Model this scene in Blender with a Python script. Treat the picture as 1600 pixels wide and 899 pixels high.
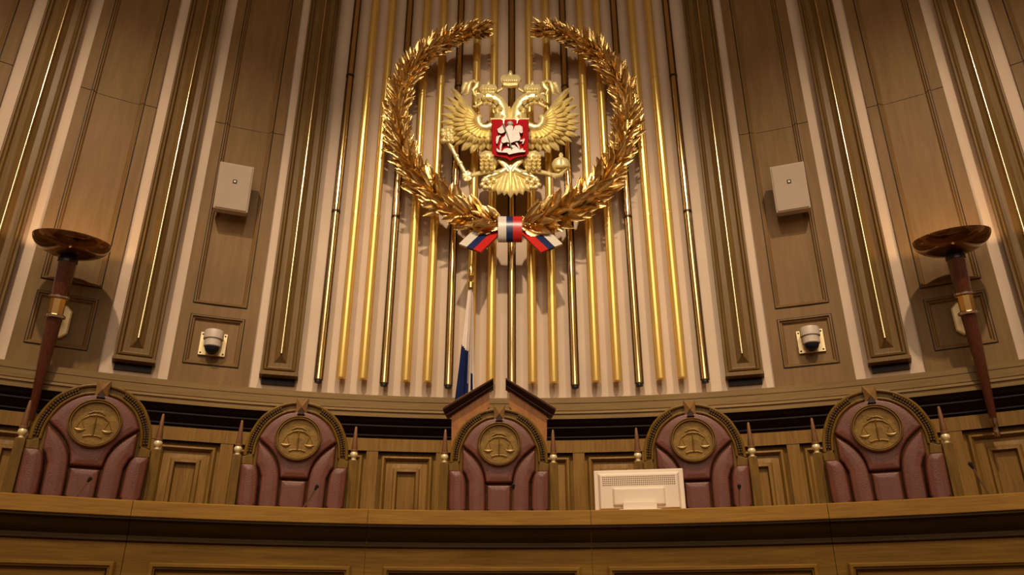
import bpy, math, random
from math import sin, cos, pi, radians, sqrt
from mathutils import Vector, Matrix
for o in list(bpy.data.objects): bpy.data.objects.remove(o)
scene = bpy.context.scene
COL = scene.collection
random.seed(7)

# ------------------------------------------------------------------ camera
EZ = 1.25                      # eye height above the hall floor
F = 1205.53; PIT = radians(23.752)
cd = bpy.data.cameras.new('camera'); cam = bpy.data.objects.new('camera', cd); COL.objects.link(cam)
cd.sensor_width = 36.0; cd.lens = F*36.0/1600.0
cam.location = (0, 0, EZ); cam.rotation_euler = (pi/2+PIT, 0, 0)
cd.shift_x = 0.0003
scene.camera = cam
scene.view_settings.view_transform = 'Standard'
scene.view_settings.look = 'None'
scene.view_settings.gamma = 1.0
scene.view_settings.use_curve_mapping = False
scene.view_settings.exposure = 0.32

# ------------------------------------------------------------------ world and lights
w = bpy.data.worlds.new('world'); scene.world = w; w.use_nodes = True
w.node_tree.nodes['Background'].inputs[0].default_value = (1.0, 0.82, 0.6, 1)
w.node_tree.nodes['Background'].inputs[1].default_value = 0.05
WARM = (1.0, 0.80, 0.56)
def aim(o, tgt):
    d = Vector(tgt)-o.location
    o.rotation_euler = d.to_track_quat('-Z', 'Y').to_euler()
def spot(loc, tgt, power, ang, blend=1.0, r=0.12, col=WARM):
    l = bpy.data.lights.new('ceiling_spot', 'SPOT'); l.energy = power; l.spot_size = radians(ang); l.spot_blend = blend
    l.shadow_soft_size = r; l.color = col
    o = bpy.data.objects.new('ceiling_spot', l); COL.objects.link(o); o.location = loc; aim(o, tgt)
def area(loc, tgt, power, sx, sy, col=WARM, spread=180):
    l = bpy.data.lights.new('hall_fill_light', 'AREA'); l.shape = 'RECTANGLE'; l.size = sx; l.size_y = sy; l.energy = power; l.color = col
    l.spread = radians(spread)
    o = bpy.data.objects.new('hall_fill_light', l); COL.objects.link(o); o.location = loc; aim(o, tgt)
spot((0, 1.2, 9.6), (0, 7.6, 3.3), 1550, 56)
spot((-3.0, 1.2, 9.6), (-3.6, 6.9, 3.2), 1250, 60)
spot((3.0, 1.2, 9.6), (3.6, 6.9, 3.2), 1250, 60)
area((0, -4.6, 10.1), (0, -4.6, 0), 480, 10.0, 6.5, (1.0, 0.84, 0.62))  # unseen overhead area light, added to put highlights on the tubes
area((0, -9.2, 7.7), (0, 7.5, 5.0), 330, 15.0, 3.4, (1.0, 0.86, 0.66))  # area light added behind the camera to brighten the tubes, no fixture modelled
spot((0, 0.5, 9.8), (0, 7.4, 6.9), 520, 30)  # unseen extra spot, added to brighten the eagle emblem

# ------------------------------------------------------------------ geometry of the place
CW, RW = -0.840131, 8.640131       # circle of the back wall
CD, RD = -0.651200, 5.551200       # circle of the judges' bench (front edge of the top)
DAIS = EZ+0.656-0.76
CEIL = 10.2
def ray(px, py):
    x = (px-799.5)/F; y = -(py-449.5)/F
    return Vector((x, cos(PIT)-y*sin(PIT), sin(PIT)+y*cos(PIT)))
def onY(px, py, Y):
    d = ray(px, py); d = d*(Y/d.y); return Vector((d.x, d.y, d.z+EZ))
def oncyl(px, py, c, R):
    d = ray(px, py); a = d.x**2+d.y**2; b = -2*d.y*c; k = c*c-R*R
    t = (-b+sqrt(b*b-4*a*k))/(2*a); d = d*t; return Vector((d.x, d.y, d.z+EZ))
def W(th, z, off=0.0):             # point on the back wall: angle in degrees, height over the eye, distance in front of the wall
    t = radians(th); r = RW-off; return Vector((r*sin(t), CW+r*cos(t), EZ+z))
def D(th, z, off=0.0):             # same for the bench (positive = towards the judges)
    t = radians(th); r = RD+off; return Vector((r*sin(t), CD+r*cos(t), EZ+z))

# ------------------------------------------------------------------ mesh helper
class MB:
    def __init__(s): s.v = []; s.f = []; s.mi = []
    def add(s, vs, fs, m=0):
        n = len(s.v); s.v += [Vector(p) for p in vs]
        for f in fs: s.f.append([i+n for i in f]); s.mi.append(m)
    def build(s, name, mat, parent=None, smooth=True, angle=40, bevel=0.0, origin=None, local=False):
        me = bpy.data.meshes.new(name)
        if parent is not None:
            inv = Matrix.Identity(4) if local else ROOTM[parent.name].inverted()
            vs = [inv @ p for p in s.v]
        else:
            xs = [p.x for p in s.v]; ys = [p.y for p in s.v]; zs = [p.z for p in s.v]
            o = origin or Vector(((min(xs)+max(xs))/2, (min(ys)+max(ys))/2, min(zs)))
            vs = [p-o for p in s.v]
        me.from_pydata([tuple(p) for p in vs], [], s.f)
        mats = mat if isinstance(mat, (list, tuple)) else [mat]
        for m in mats: me.materials.append(m)
        if len(mats) > 1: me.polygons.foreach_set('material_index', s.mi)
        me.update()
        import bmesh
        bm = bmesh.new(); bm.from_mesh(me)
        bmesh.ops.recalc_face_normals(bm, faces=bm.faces)
        if smooth:
            for f in bm.faces: f.smooth = True
            for e in bm.edges:
                if len(e.link_faces) != 2 or e.calc_face_angle(0) > radians(angle): e.smooth = False
        bm.to_mesh(me); bm.free()
        ob = bpy.data.objects.new(name, me); COL.objects.link(ob)
        if parent is not None:
            ob.parent = parent
            ROOTM[ob.name] = ROOTM[parent.name]
        else:
            ob.location = o; ROOTM[ob.name] = Matrix.Translation(o)
        if bevel:
            b = ob.modifiers.new('bevel', 'BEVEL'); b.width = bevel; b.segments = 2; b.limit_method = 'ANGLE'; b.angle_limit = radians(35)
        return ob
ROOTM = {}
def tag(o, label=None, cat=None, group=None, kind=None):
    if label: o['label'] = label
    if cat: o['category'] = cat
    if group: o['group'] = group
    if kind: o['kind'] = kind
    return o
def thing(name, loc, label, cat, group=None, rz=0.0):
    o = bpy.data.objects.new(name, None); COL.objects.link(o); o.location = loc; o.rotation_euler = (0, 0, rz)
    o.empty_display_size = 0.1
    ROOTM[o.name] = Matrix.Translation(Vector(loc)) @ Matrix.Rotation(rz, 4, 'Z')
    return tag(o, label, cat, group)
def sub(name, mb, mat, part, **k):         # a sub-part: child of a part mesh
    return mb.build(name, mat, part, **k)
def kids(o): return [c for c in bpy.data.objects if c.parent == o]
def dup(o, parent=None):
    c = o.copy(); COL.objects.link(c)
    if parent: c.parent = parent
    for k in TREE.get(o.name, []): dup(bpy.data.objects[k], c)
    return c
TREE = {}

def box(m, a, b, mi=0):
    (x0, y0, z0), (x1, y1, z1) = a, b
    m.add([(x0,y0,z0),(x1,y0,z0),(x1,y1,z0),(x0,y1,z0),(x0,y0,z1),(x1,y0,z1),(x1,y1,z1),(x0,y1,z1)],
          [(0,3,2,1),(4,5,6,7),(0,1,5,4),(1,2,6,5),(2,3,7,6),(3,0,4,7)], mi)
def loft(m, rings, cap0=True, cap1=True, closed=True, mi=0):
    n = len(rings[0]); vs = [p for r in rings for p in r]; fs = []
    for i in range(len(rings)-1):
        for j in range(n if closed else n-1):
            k = (j+1) % n
            fs.append((i*n+j, i*n+k, (i+1)*n+k, (i+1)*n+j))
    if cap0: fs.append(tuple(range(n-1, -1, -1)))
    if cap1: fs.append(tuple(range((len(rings)-1)*n, len(rings)*n)))
    m.add(vs, fs, mi)
def frame_axes(d):
    d = d.normalized(); u = Vector((0, 0, 1)) if abs(d.z) < 0.9 else Vector((1, 0, 0))
    a = d.cross(u).normalized(); return a, d.cross(a).normalized()
def tube(m, pts, rad, n=10, mi=0, flat=1.0, fdir=None):
    pts = [Vector(p) for p in pts]; rings = []
    for i, p in enumerate(pts):
        d = (pts[min(i+1, len(pts)-1)]-pts[max(i-1, 0)])
        if fdir is not None:
            b = Vector(fdir); a = d.cross(b).normalized()
        else:
            if i == 0: a, b = frame_axes(d)
            else:
                dn = d.normalized(); a = (a-dn*a.dot(dn)).normalized(); b = dn.cross(a)
        r = rad[i] if isinstance(rad, (list, tuple)) else rad
        rings.append([p+a*(r*cos(2*pi*k/n))+b*(r*flat*sin(2*pi*k/n)) for k in range(n)])
    loft(m, rings, mi=mi)
def lathe(m, c, axis, prof, n=24, mi=0, cap0=True, cap1=True):   # prof: (radius, distance along axis)
    c = Vector(c); ax = Vector(axis).normalized(); a, b = frame_axes(ax)
    rings = [[c+ax*h+a*(r*cos(2*pi*k/n))+b*(r*sin(2*pi*k/n)) for k in range(n)] for r, h in prof]
    loft(m, rings, cap0, cap1, mi=mi)
def ball(m, c, r, sx=1, sy=1, sz=1, n=12, k=8, mi=0):
    rings = []
    for i in range(k+1):
        t = -pi/2+pi*i/k; rr = max(cos(t), 0.02)
        rings.append([Vector((c[0]+r*sx*rr*cos(2*pi*j/n), c[1]+r*sy*rr*sin(2*pi*j/n), c[2]+r*sz*sin(t))) for j in range(n)])
    loft(m, rings, mi=mi)
def rect_ring(fn, t0, t1, z0, z1, off, n):       # closed ring of a rectangle on a curved surface
    r = [fn(t0+(t1-t0)*i/n, z0, off) for i in range(n+1)]
    r += [fn(t1-(t1-t0)*i/n, z1, off) for i in range(n+1)]
    return r
def panel(m, fn, R, t0, t1, z0, z1, steps, n=4, base=None, mi=0):
    """steps: (inset in metres, off); nested rectangles, last one filled"""
    rings = []
    if base is not None: rings.append(rect_ring(fn, t0, t1, z0, z1, base, n))
    for ins, off in steps:
        d = math.degrees(ins/R)
        rings.append(rect_ring(fn, t0+d, t1-d, z0+ins, z1-ins, off, n))
    m_n = 2*(n+1); vs = [p for r in rings for p in r]; fs = []
    for i in range(len(rings)-1):
        for j in range(m_n):
            k = (j+1) % m_n; fs.append((i*m_n+j, i*m_n+k, (i+1)*m_n+k, (i+1)*m_n+j))
    b = (len(rings)-1)*m_n
    for j in range(n): fs.append((b+j, b+j+1, b+m_n-2-j, b+m_n-1-j))
    m.add(vs, fs, mi)
def cslab(m, fn, t0, t1, z0, z1, o0, o1, n=6, mi=0):   # solid curved slab
    rings = []
    for i in range(n+1):
        t = t0+(t1-t0)*i/n
        rings.append([fn(t, z0, o0), fn(t, z0, o1), fn(t, z1, o1), fn(t, z1, o0)])
    loft(m, rings, mi=mi)
def sweep(m, fn, prof, t0, t1, n=40, closed=True, mi=0):
    rings = [[fn(t0+(t1-t0)*i/n, z, o) for (o, z) in prof] for i in range(n+1)]
    loft(m, rings, cap0=closed, cap1=closed, closed=closed, mi=mi)

# ------------------------------------------------------------------ materials
def newmat(name):
    m = bpy.data.materials.new(name); m.use_nodes = True
    return m, m.node_tree.nodes, m.node_tree.links, m.node_tree.nodes['Principled BSDF']
def wood(name, c1, c2, scale=(14, 14, 0.9), rough=0.42, contrast=0.5, bump=0.15, coat=0.0, spec=0.2):
    m, N, L, B = newmat(name)
    tc = N.new('ShaderNodeTexCoord'); mp = N.new('ShaderNodeMapping'); mp.inputs['Scale'].default_value = scale
    L.new(tc.outputs['Object'], mp.inputs[0])
    n1 = N.new('ShaderNodeTexNoise'); n1.inputs['Scale'].default_value = 3.0; n1.inputs['Detail'].default_value = 8; n1.inputs['Roughness'].default_value = 0.65; n1.inputs['Distortion'].default_value = 0.6
    L.new(mp.outputs[0], n1.inputs['Vector'])
    n2 = N.new('ShaderNodeTexNoise'); n2.inputs['Scale'].default_value = 1.3; n2.inputs['Detail'].default_value = 2
    L.new(tc.outputs['Object'], n2.inputs['Vector'])
    mx = N.new('ShaderNodeMath'); mx.operation = 'MULTIPLY_ADD'; mx.inputs[1].default_value = 0.35
    L.new(n2.outputs['Fac'], mx.inputs[0]); L.new(n1.outputs['Fac'], mx.inputs[2])
    r = N.new('ShaderNodeValToRGB'); r.color_ramp.elements[0].position = 0.68-contrast*0.35; r.color_ramp.elements[1].position = 0.68+contrast*0.35
    r.color_ramp.elements[0].color = (*c2, 1); r.color_ramp.elements[1].color = (*c1, 1)
    L.new(mx.outputs[0], r.inputs[0]); L.new(r.outputs[0], B.inputs['Base Color'])
    B.inputs['Roughness'].default_value = rough; B.inputs['Coat Weight'].default_value = coat; B.inputs['Coat Roughness'].default_value = 0.2; B.inputs['Specular IOR Level'].default_value = spec
    bp = N.new('ShaderNodeBump'); bp.inputs['Strength'].default_value = bump; bp.inputs['Distance'].default_value = 0.004
    L.new(n1.outputs['Fac'], bp.inputs['Height']); L.new(bp.outputs[0], B.inputs['Normal'])
    return m
def plain(name, c, rough=0.5, metal=0.0, noise=0.08, nscale=6.0, bump=0.0, bscale=60.0, coat=0.0, spec=0.3):
    m, N, L, B = newmat(name)
    tc = N.new('ShaderNodeTexCoord'); n1 = N.new('ShaderNodeTexNoise'); n1.inputs['Scale'].default_value = nscale; n1.inputs['Detail'].default_value = 4
    L.new(tc.outputs['Object'], n1.inputs['Vector'])
    r = N.new('ShaderNodeValToRGB'); r.color_ramp.elements[0].position = 0.3; r.color_ramp.elements[1].position = 0.7
    r.color_ramp.elements[0].color = (*[max(0, x*(1-noise)) for x in c], 1); r.color_ramp.elements[1].color = (*[min(1, x*(1+noise)) for x in c], 1)
    L.new(n1.outputs['Fac'], r.inputs[0]); L.new(r.outputs[0], B.inputs['Base Color'])
    B.inputs['Roughness'].default_value = rough; B.inputs['Metallic'].default_value = metal
    B.inputs['Coat Weight'].default_value = coat; B.inputs['Specular IOR Level'].default_value = 0.5 if metal > .5 else spec
    if bump:
        n2 = N.new('ShaderNodeTexNoise'); n2.inputs['Scale'].default_value = bscale; n2.inputs['Detail'].default_value = 3
        L.new(tc.outputs['Object'], n2.inputs['Vector'])
        bp = N.new('ShaderNodeBump'); bp.inputs['Strength'].default_value = bump; bp.inputs['Distance'].default_value = 0.01
        L.new(n2.outputs['Fac'], bp.inputs['Height']); L.new(bp.outputs[0], B.inputs['Normal'])
    return m
M_CREAM = plain('cream_plaster', (0.56, 0.415, 0.30), 0.6, noise=0.07, nscale=1.6, bump=0.1, bscale=25, spec=.15)
M_PANEL = wood('panel_veneer', (0.225, 0.130, 0.052), (0.14, 0.076, 0.027), (5, 5, 0.5), 0.5, 0.9, 0.03, spec=.12)
M_PILAST = wood('pilaster_wood', (0.20, 0.116, 0.040), (0.10, 0.052, 0.015), (22, 22, 0.8), 0.4, 0.8, spec=.15)
M_BAND = wood('base_band_wood', (0.245, 0.148, 0.056), (0.15, 0.087, 0.029), (0.8, 0.8, 18), 0.45, 0.7, spec=.12)
M_LOW = wood('wainscot_wood', (0.265, 0.138, 0.030), (0.12, 0.056, 0.009), (14, 14, 0.9), 0.42, 0.8, spec=.12)
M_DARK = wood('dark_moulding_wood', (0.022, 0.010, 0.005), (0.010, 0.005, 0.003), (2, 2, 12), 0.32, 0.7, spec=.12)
M_TOP = wood('bench_top_wood', (0.48, 0.255, 0.045), (0.25, 0.11, 0.016), (1.2, 1.2, 24), 0.36, 0.8, spec=.2)
M_BENCH = wood('bench_wood', (0.35, 0.185, 0.028), (0.12, 0.052, 0.008), (0.8, 0.8, 14), 0.4, 0.9, spec=.15)
M_CHAIR = wood('chair_wood', (0.21, 0.11, 0.015), (0.085, 0.042, 0.006), (10, 10, 2), 0.4, 0.8, spec=.15)
M_PEDI = wood('pediment_wood', (0.42, 0.17, 0.04), (0.24, 0.085, 0.018), (10, 10, 2), 0.35, 0.7)
M_PDARK = wood('pediment_moulding', (0.045, 0.014, 0.01), (0.02, 0.007, 0.005), (6, 6, 6), 0.28, 0.7)
M_CONE = wood('finial_wood', (0.22, 0.10, 0.042), (0.12, 0.05, 0.02), (20, 20, 2), 0.3, 0.6)
M_LEATH = plain('oxblood_leather', (0.14, 0.040, 0.025), 0.38, noise=0.14, nscale=9, bump=0.25, bscale=160, spec=.45)
M_GARL = wood('garland_wood', (0.10, 0.05, 0.013), (0.05, 0.024, 0.006), (12, 12, 2), 0.35, 0.6)
M_KEY = wood('keystone_wood', (0.26, 0.135, 0.05), (0.16, 0.08, 0.025), (12, 12, 2), 0.35, 0.6)
M_BDARK = wood('bench_cornice_wood', (0.07, 0.040, 0.009), (0.03, 0.016, 0.004), (0.8, 0.8, 14), 0.38, 0.8, spec=.15)
M_MEDAL = plain('medallion_bronze', (0.20, 0.108, 0.018), 0.45, metal=0.2, noise=0.25, nscale=22, bump=0.3, bscale=45)
M_MRING = plain('medallion_ring', (0.22, 0.12, 0.03), 0.38, metal=0.1, noise=0.15, nscale=20)
M_SCALE = plain('scales_relief_bronze', (0.27, 0.165, 0.05), 0.38, metal=0.3, noise=0.1)
M_IVORY = plain('finial_ball_brass', (0.80, 0.66, 0.38), 0.3, metal=0.25, noise=0.05)
M_TUBE = plain('satin_gold_tube', (0.95, 0.66, 0.20), 0.25, metal=0.72, noise=0.05, nscale=2)
M_TUBE2 = plain('mirror_brass_tube', (0.86, 0.66, 0.33), 0.13, metal=1.0, noise=0.04, nscale=2)
M_DARKEDGE = plain('painted_dark_edge', (0.055, 0.024, 0.010), 0.3, metal=0.3, noise=0.1)  # dark colour standing for reflections along the mirror tubes' sides
M_ROD = plain('polished_brass_rod', (0.98, 0.82, 0.5), 0.2, metal=1.0, noise=0.03)
M_EAGLE = plain('pale_gold_leaf', (1.0, 0.82, 0.42), 0.36, metal=0.6, noise=0.1, nscale=30, bump=0.2, bscale=70)
M_WREATH = plain('copper_gold_leaf', (0.82, 0.57, 0.23), 0.28, metal=1.0, noise=0.25, nscale=14, bump=0.3, bscale=60)
M_RED = plain('red_enamel', (0.34, 0.004, 0.008), 0.6, noise=0.08, spec=.04)
M_SILVER = plain('silver_relief', (0.36, 0.31, 0.29), 0.45, metal=0.2, noise=0.15, nscale=40, spec=.2)
M_RW = plain('ribbon_white', (0.62, 0.55, 0.47), 0.35, noise=0.05)
M_RB = plain('ribbon_blue', (0.012, 0.022, 0.085), 0.3, noise=0.05)
M_RR = plain('ribbon_red', (0.5, 0.018, 0.014), 0.3, noise=0.05)
M_FW = plain('flag_white_cloth', (0.62, 0.50, 0.42), 0.8, noise=0.05)
M_FB = plain('flag_blue_cloth', (0.006, 0.012, 0.06), 0.8, noise=0.1, spec=.1)
M_FR = plain('flag_red_cloth', (0.4, 0.02, 0.02), 0.7, noise=0.1)
M_SPK = plain('speaker_cream_plastic', (0.40, 0.305, 0.225), 0.55, noise=0.03, spec=.2)
M_BLACK = plain('black_plastic', (0.012, 0.011, 0.012), 0.3, noise=0.1)
M_CAMW = plain('camera_beige_plastic', (0.50, 0.40, 0.32), 0.4, noise=0.03)
M_PLATE = plain('cream_metal_plate', (0.86, 0.66, 0.36), 0.35, metal=0.2, noise=0.04)
M_DOME = plain('smoked_dome', (0.012, 0.014, 0.02), 0.08, noise=0.1)
M_TORCH = wood('torch_mahogany', (0.115, 0.03, 0.014), (0.05, 0.012, 0.006), (25, 25, 2), 0.22, 0.7, coat=0.4)
M_BOWL = plain('dark_bronze_bowl', (0.24, 0.13, 0.055), 0.14, metal=1.0, noise=0.25, nscale=5)
M_COLLAR = plain('torch_brass_collar', (0.72, 0.48, 0.2), 0.25, metal=1.0, noise=0.06)
M_STEEL = plain('torch_steel_ring', (0.55, 0.47, 0.42), 0.2, metal=1.0, noise=0.05)
M_MON = plain('monitor_cream_plastic', (0.92, 0.77, 0.61), 0.45, noise=0.02)
M_MONH = plain('monitor_vent_dark', (0.30, 0.17, 0.10), 0.6, noise=0.05)
M_MIC = plain('microphone_black', (0.02, 0.017, 0.017), 0.35, noise=0.1)
M_MICS = plain('microphone_stem_metal', (0.30, 0.22, 0.18), 0.3, metal=0.8, noise=0.1)
M_FLOOR = wood('hall_parquet', (0.20, 0.10, 0.04), (0.12, 0.055, 0.02), (1.5, 12, 1), 0.3, 0.8)
M_HALL = plain('hall_wall_plaster', (0.42, 0.30, 0.19), 0.7, noise=0.06)
M_CEIL = plain('ceiling_plaster', (0.45, 0.36, 0.27), 0.8, noise=0.04)

def struct(mb, name, mat, **k):
    o = mb.build(name, mat, **k); o['kind'] = 'structure'; return o
# ------------------------------------------------------------------ room shell
ZT = CEIL-EZ
XS, YB = 8.4, -9.5
m = MB(); box(m, (-XS-.2, YB-.2, -0.2), (XS+.2, 8.2, 0.0)); struct(m, 'floor', M_FLOOR)
m = MB(); box(m, (-XS-.2, YB-.2, CEIL), (XS+.2, 8.2, CEIL+.2)); struct(m, 'ceiling', M_CEIL)
m = MB(); sweep(m, W, [(0, -EZ), (0, ZT), (-.25, ZT), (-.25, -EZ)], -66, 66, 132); struct(m, 'wall_back', M_CREAM)
e = W(66, 0, 0)
for nm, s in (('wall_left', -1), ('wall_right', 1)):
    m = MB(); x0, x1 = sorted((s*e.x, s*(e.x+.25))); box(m, (x0, YB, 0), (x1, e.y+0.05, CEIL)); struct(m, nm, M_HALL)
m = MB(); box(m, (-XS, YB-.2, 0), (XS, YB, CEIL)); struct(m, 'wall_front', M_HALL)
# dais
m = MB(); sweep(m, W, [(0.0, DAIS-EZ), (RW-RD-0.32, DAIS-EZ), (RW-RD-0.32, -EZ), (0.0, -EZ)], -44, 44, 60)
struct(m, 'floor_dais', M_FLOOR)

# base band, cornice, frieze and lower panelling
RNG = 46
m = MB()
sweep(m, W, [(0, 2.145), (.205, 2.118), (.205, 2.062), (.199, 2.060), (.199, 2.056), (.205, 2.054), (.205, 1.985), (.199, 1.982), (.199, 1.978), (.215, 1.972),
             (.222, 1.962), (.222, 1.95), (.208, 1.945), (.208, 1.925), (.225, 1.915), (.225, 1.895), (0, 1.895)], -RNG, RNG, 92)
struct(m, 'trim_1', M_BAND)
m = MB()
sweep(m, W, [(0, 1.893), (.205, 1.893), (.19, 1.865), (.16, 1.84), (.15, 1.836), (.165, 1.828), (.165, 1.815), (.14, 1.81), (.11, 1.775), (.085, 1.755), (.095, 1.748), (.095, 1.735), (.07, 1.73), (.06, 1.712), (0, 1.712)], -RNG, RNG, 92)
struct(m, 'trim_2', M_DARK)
m = MB()
sweep(m, W, [(0, 1.711), (.085, 1.711), (.085, 1.588), (0, 1.588)], -RNG, RNG, 92)
PIT_L = 4.56; OFF_L = -0.1; SW = 0.38
for k in range(-10, 11):
    c = OFF_L+k*PIT_L
    cslab(m, W, c-SW, c+SW, DAIS-EZ, 1.588, 0, .08, 2)
    t0, t1 = c+SW, c+PIT_L-SW
    z0, z1 = 0.15, 1.588
    panel(m, W, RW, t0, t1, z0, z1, [(0, 0.02), (.022, .018), (.03, .03), (.045, .055), (.06, .06), (.075, .04), (.085, .012), (.15, .025), (.155, .03), (.165, .052), (.19, .058), (.198, .036), (.205, .014)], n=3, base=.08)
    # ledge under the panels
cslab(m, W, -RNG, RNG, DAIS-EZ, 0.15, 0, .06, 60)
o = struct(m, 'trim_3', M_LOW)
# a wall set back behind the panelling is the cream wall itself

# ------------------------------------------------------------------ upper wooden wall panels
def wall_panel(t0, t1, label):
    r = thing('wall_panel', W((t0+t1)/2, 2.13, 0), label, 'wall panel', 'tall veneered wall panels')
    m = MB()
    top = ZT
    d = lambda x: math.degrees(x/RW)
    i0, i1 = t0+0.72, t1-0.80
    fo = .035
    # stiles and rails, cut at the joint
    def rail(a, b, z0, z1): cslab(m, W, a, b, z0, z1, 0.0, fo, 3)
    for a, b in ((t0, i0), (i1, t1)):
        rail(a, b, 2.13, 5.14); rail(a, b, 5.148, top)
    rail(i0, i1, 2.13, 2.35); rail(i0, i1, 2.86, 2.985)
    m.build('frame', M_PANEL, r, smooth=False)
    prof = [(0, fo), (.004, fo+.014), (.014, fo+.016), (.022, fo+.004), (.026, fo-.006), (.034, fo-.004), (.044, .012), (.05, .006)]
    for z0, z1, nm in ((2.35, 2.86, 'lower_field'), (2.985, 5.14, 'upper_field'), (5.148, top, 'upper_field')):
        m = MB()
        if nm == 'upper_field':
            # moulding left, right (and bottom on the first)
            zz0 = z0
            dd = [(math.degrees(i/RW), o_) for i, o_ in prof]
            lft = [(i0+a, o_) for a, o_ in dd]; rgt = [(i1-a, o_) for a, o_ in reversed(dd)]
            cs = lft+rgt
            ins = [i for i, _ in prof]+[i for i, _ in reversed(prof)]
            n = len(cs)
            lo = [W(t, zz0+(ii if z0 < 3 else 0), o_) for (t, o_), ii in zip(cs, ins)]
            hi = [W(t, z1, o_) for t, o_ in cs]
            fs = [(j, j+1, n+j+1, n+j) for j in range(n-1)]
            m.add(lo+hi, fs)
            if z0 < 3:
                h = len(prof)
                m.add(lo, [(j, j+1, n-2-j, n-1-j) for j in range(h-1)])
        else:
            panel(m, W, RW, i0, i1, z0, z1, prof, n=3)
        m.build(nm, M_PANEL, r, angle=25)
    # dark groove line round each recess
    m = MB()
    for z0, z1 in ((2.35, 2.86), (2.985, top-.01)):
        g = d(.007)
        cslab(m, W, i0-g, i0, z0-.007, z1+.007, 0, fo+.001, 1); cslab(m, W, i1, i1+g, z0-.007, z1+.007, 0, fo+.001, 1)
        cslab(m, W, i0, i1, z0-.007, z0, 0, fo+.001, 3)
        if z1 < 3: cslab(m, W, i0, i1, z1, z1+.007, 0, fo+.001, 3)
    m.build('groove_line', M_DARK, r, smooth=False)
    return r
for t0, t1, lb in ((-22.51, -17.60, 'tall brown veneered wall panel behind the left speaker and left dome camera'),
                   (17.60, 22.51, 'tall brown veneered wall panel behind the right speaker and right dome camera'),
                   (-31.42, -26.54, 'tall brown veneered wall panel behind the left wall torch'),
                   (26.54, 31.42, 'tall brown veneered wall panel behind the right wall torch'),
                   (-40.3, -35.45, 'brown veneered wall panel at the far top left edge, only a sliver showing'),
                   (35.45, 40.3, 'brown veneered wall panel at the far top right edge, only a sliver showing')):
    wall_panel(t0, t1, lb)

# ------------------------------------------------------------------ pilasters
def pilaster(tc, label):
    r = thing('pilaster', W(tc, 2.31, 0), label, 'pilaster', 'fluted wooden pilasters with a brass line')
    hw = .182; zb, zt = 2.305, ZT
    prof = [(-hw, 0), (-hw, .125), (-hw+.006, .132), (-hw+.018, .132), (-hw+.022, .118), (-hw+.03, .112), (-hw+.036, .128), (-hw+.05, .134), (-hw+.058, .115), (-hw+.066, .098), (-hw+.074, .096)]
    prof = prof+[(-x, o_) for x, o_ in reversed(prof)]
    m = MB(); deg = lambda x: tc+math.degrees(x/RW)
    n = len(prof)
    ins = [min(hw-abs(x), .08)*1.0 for x, _ in prof]
    lo = [W(deg(x), zb+i, o_) for (x, o_), i in zip(prof, ins)]; hi = [W(deg(x), zt, o_) for x, o_ in prof]
    m.add(lo+hi, [(j, j+1, n+j+1, n+j) for j in range(n-1)])
    h = n//2
    m.add(lo, [(j, j+1, n-2-j, n-1-j) for j in range(h-1)])
    m.add([W(deg(-hw), zb, 0), W(deg(hw), zb, 0), W(deg(hw), zb, .125), W(deg(-hw), zb, .125)], [(0, 1, 2, 3)])
    m.build('shaft', M_PILAST, r, angle=20)
    m = MB(); cslab(m, W, deg(-hw-.006), deg(hw+.006), zb-.022, zb+.006, 0, .145, 2); m.build('foot', M_PILAST, r, smooth=False)
    m = MB(); cslab(m, W, deg(-hw+.02), deg(hw-.02), zb-.09, zb-.024, 0, .03, 2); m.build('foot_shadow', M_DARK, r, smooth=False)  # dark block painting in the shadow under the foot
    # ridge with hipped end
    m = MB(); z1 = zb+.115
    a, b = deg(-.062), deg(.062)
    m.add([W(a, z1, .096), W(b, z1, .096), W(tc, z1+.075, .155), W(a, zt, .096), W(b, zt, .096), W(tc, zt, .155)],
          [(0, 1, 2), (1, 4, 5, 2), (0, 2, 5, 3)])
    m.build('ridge', M_PILAST, r, smooth=False)
    m = MB(); tube(m, [W(tc, z1+.082, .158), W(tc, 4.9, .158), W(tc, 5.9, .158), W(tc, zt-.01, .158)], .012, 10)
    m.build('brass_line', M_ROD, r)
for tc, lb in ((-15.75, 'fluted wooden pilaster left of the golden tubes, next to the cream field'),
               (15.75, 'fluted wooden pilaster right of the golden tubes, next to the cream field'),
               (-24.6, 'fluted wooden pilaster between the left speaker panel and the left torch'),
               (24.6, 'fluted wooden pilaster between the right speaker panel and the right torch'),
               (-33.45, 'fluted wooden pilaster at the left edge, beyond the left torch'),
               (33.45, 'fluted wooden pilaster at the right edge, beyond the right torch')):
    pilaster(tc, lb)

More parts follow.
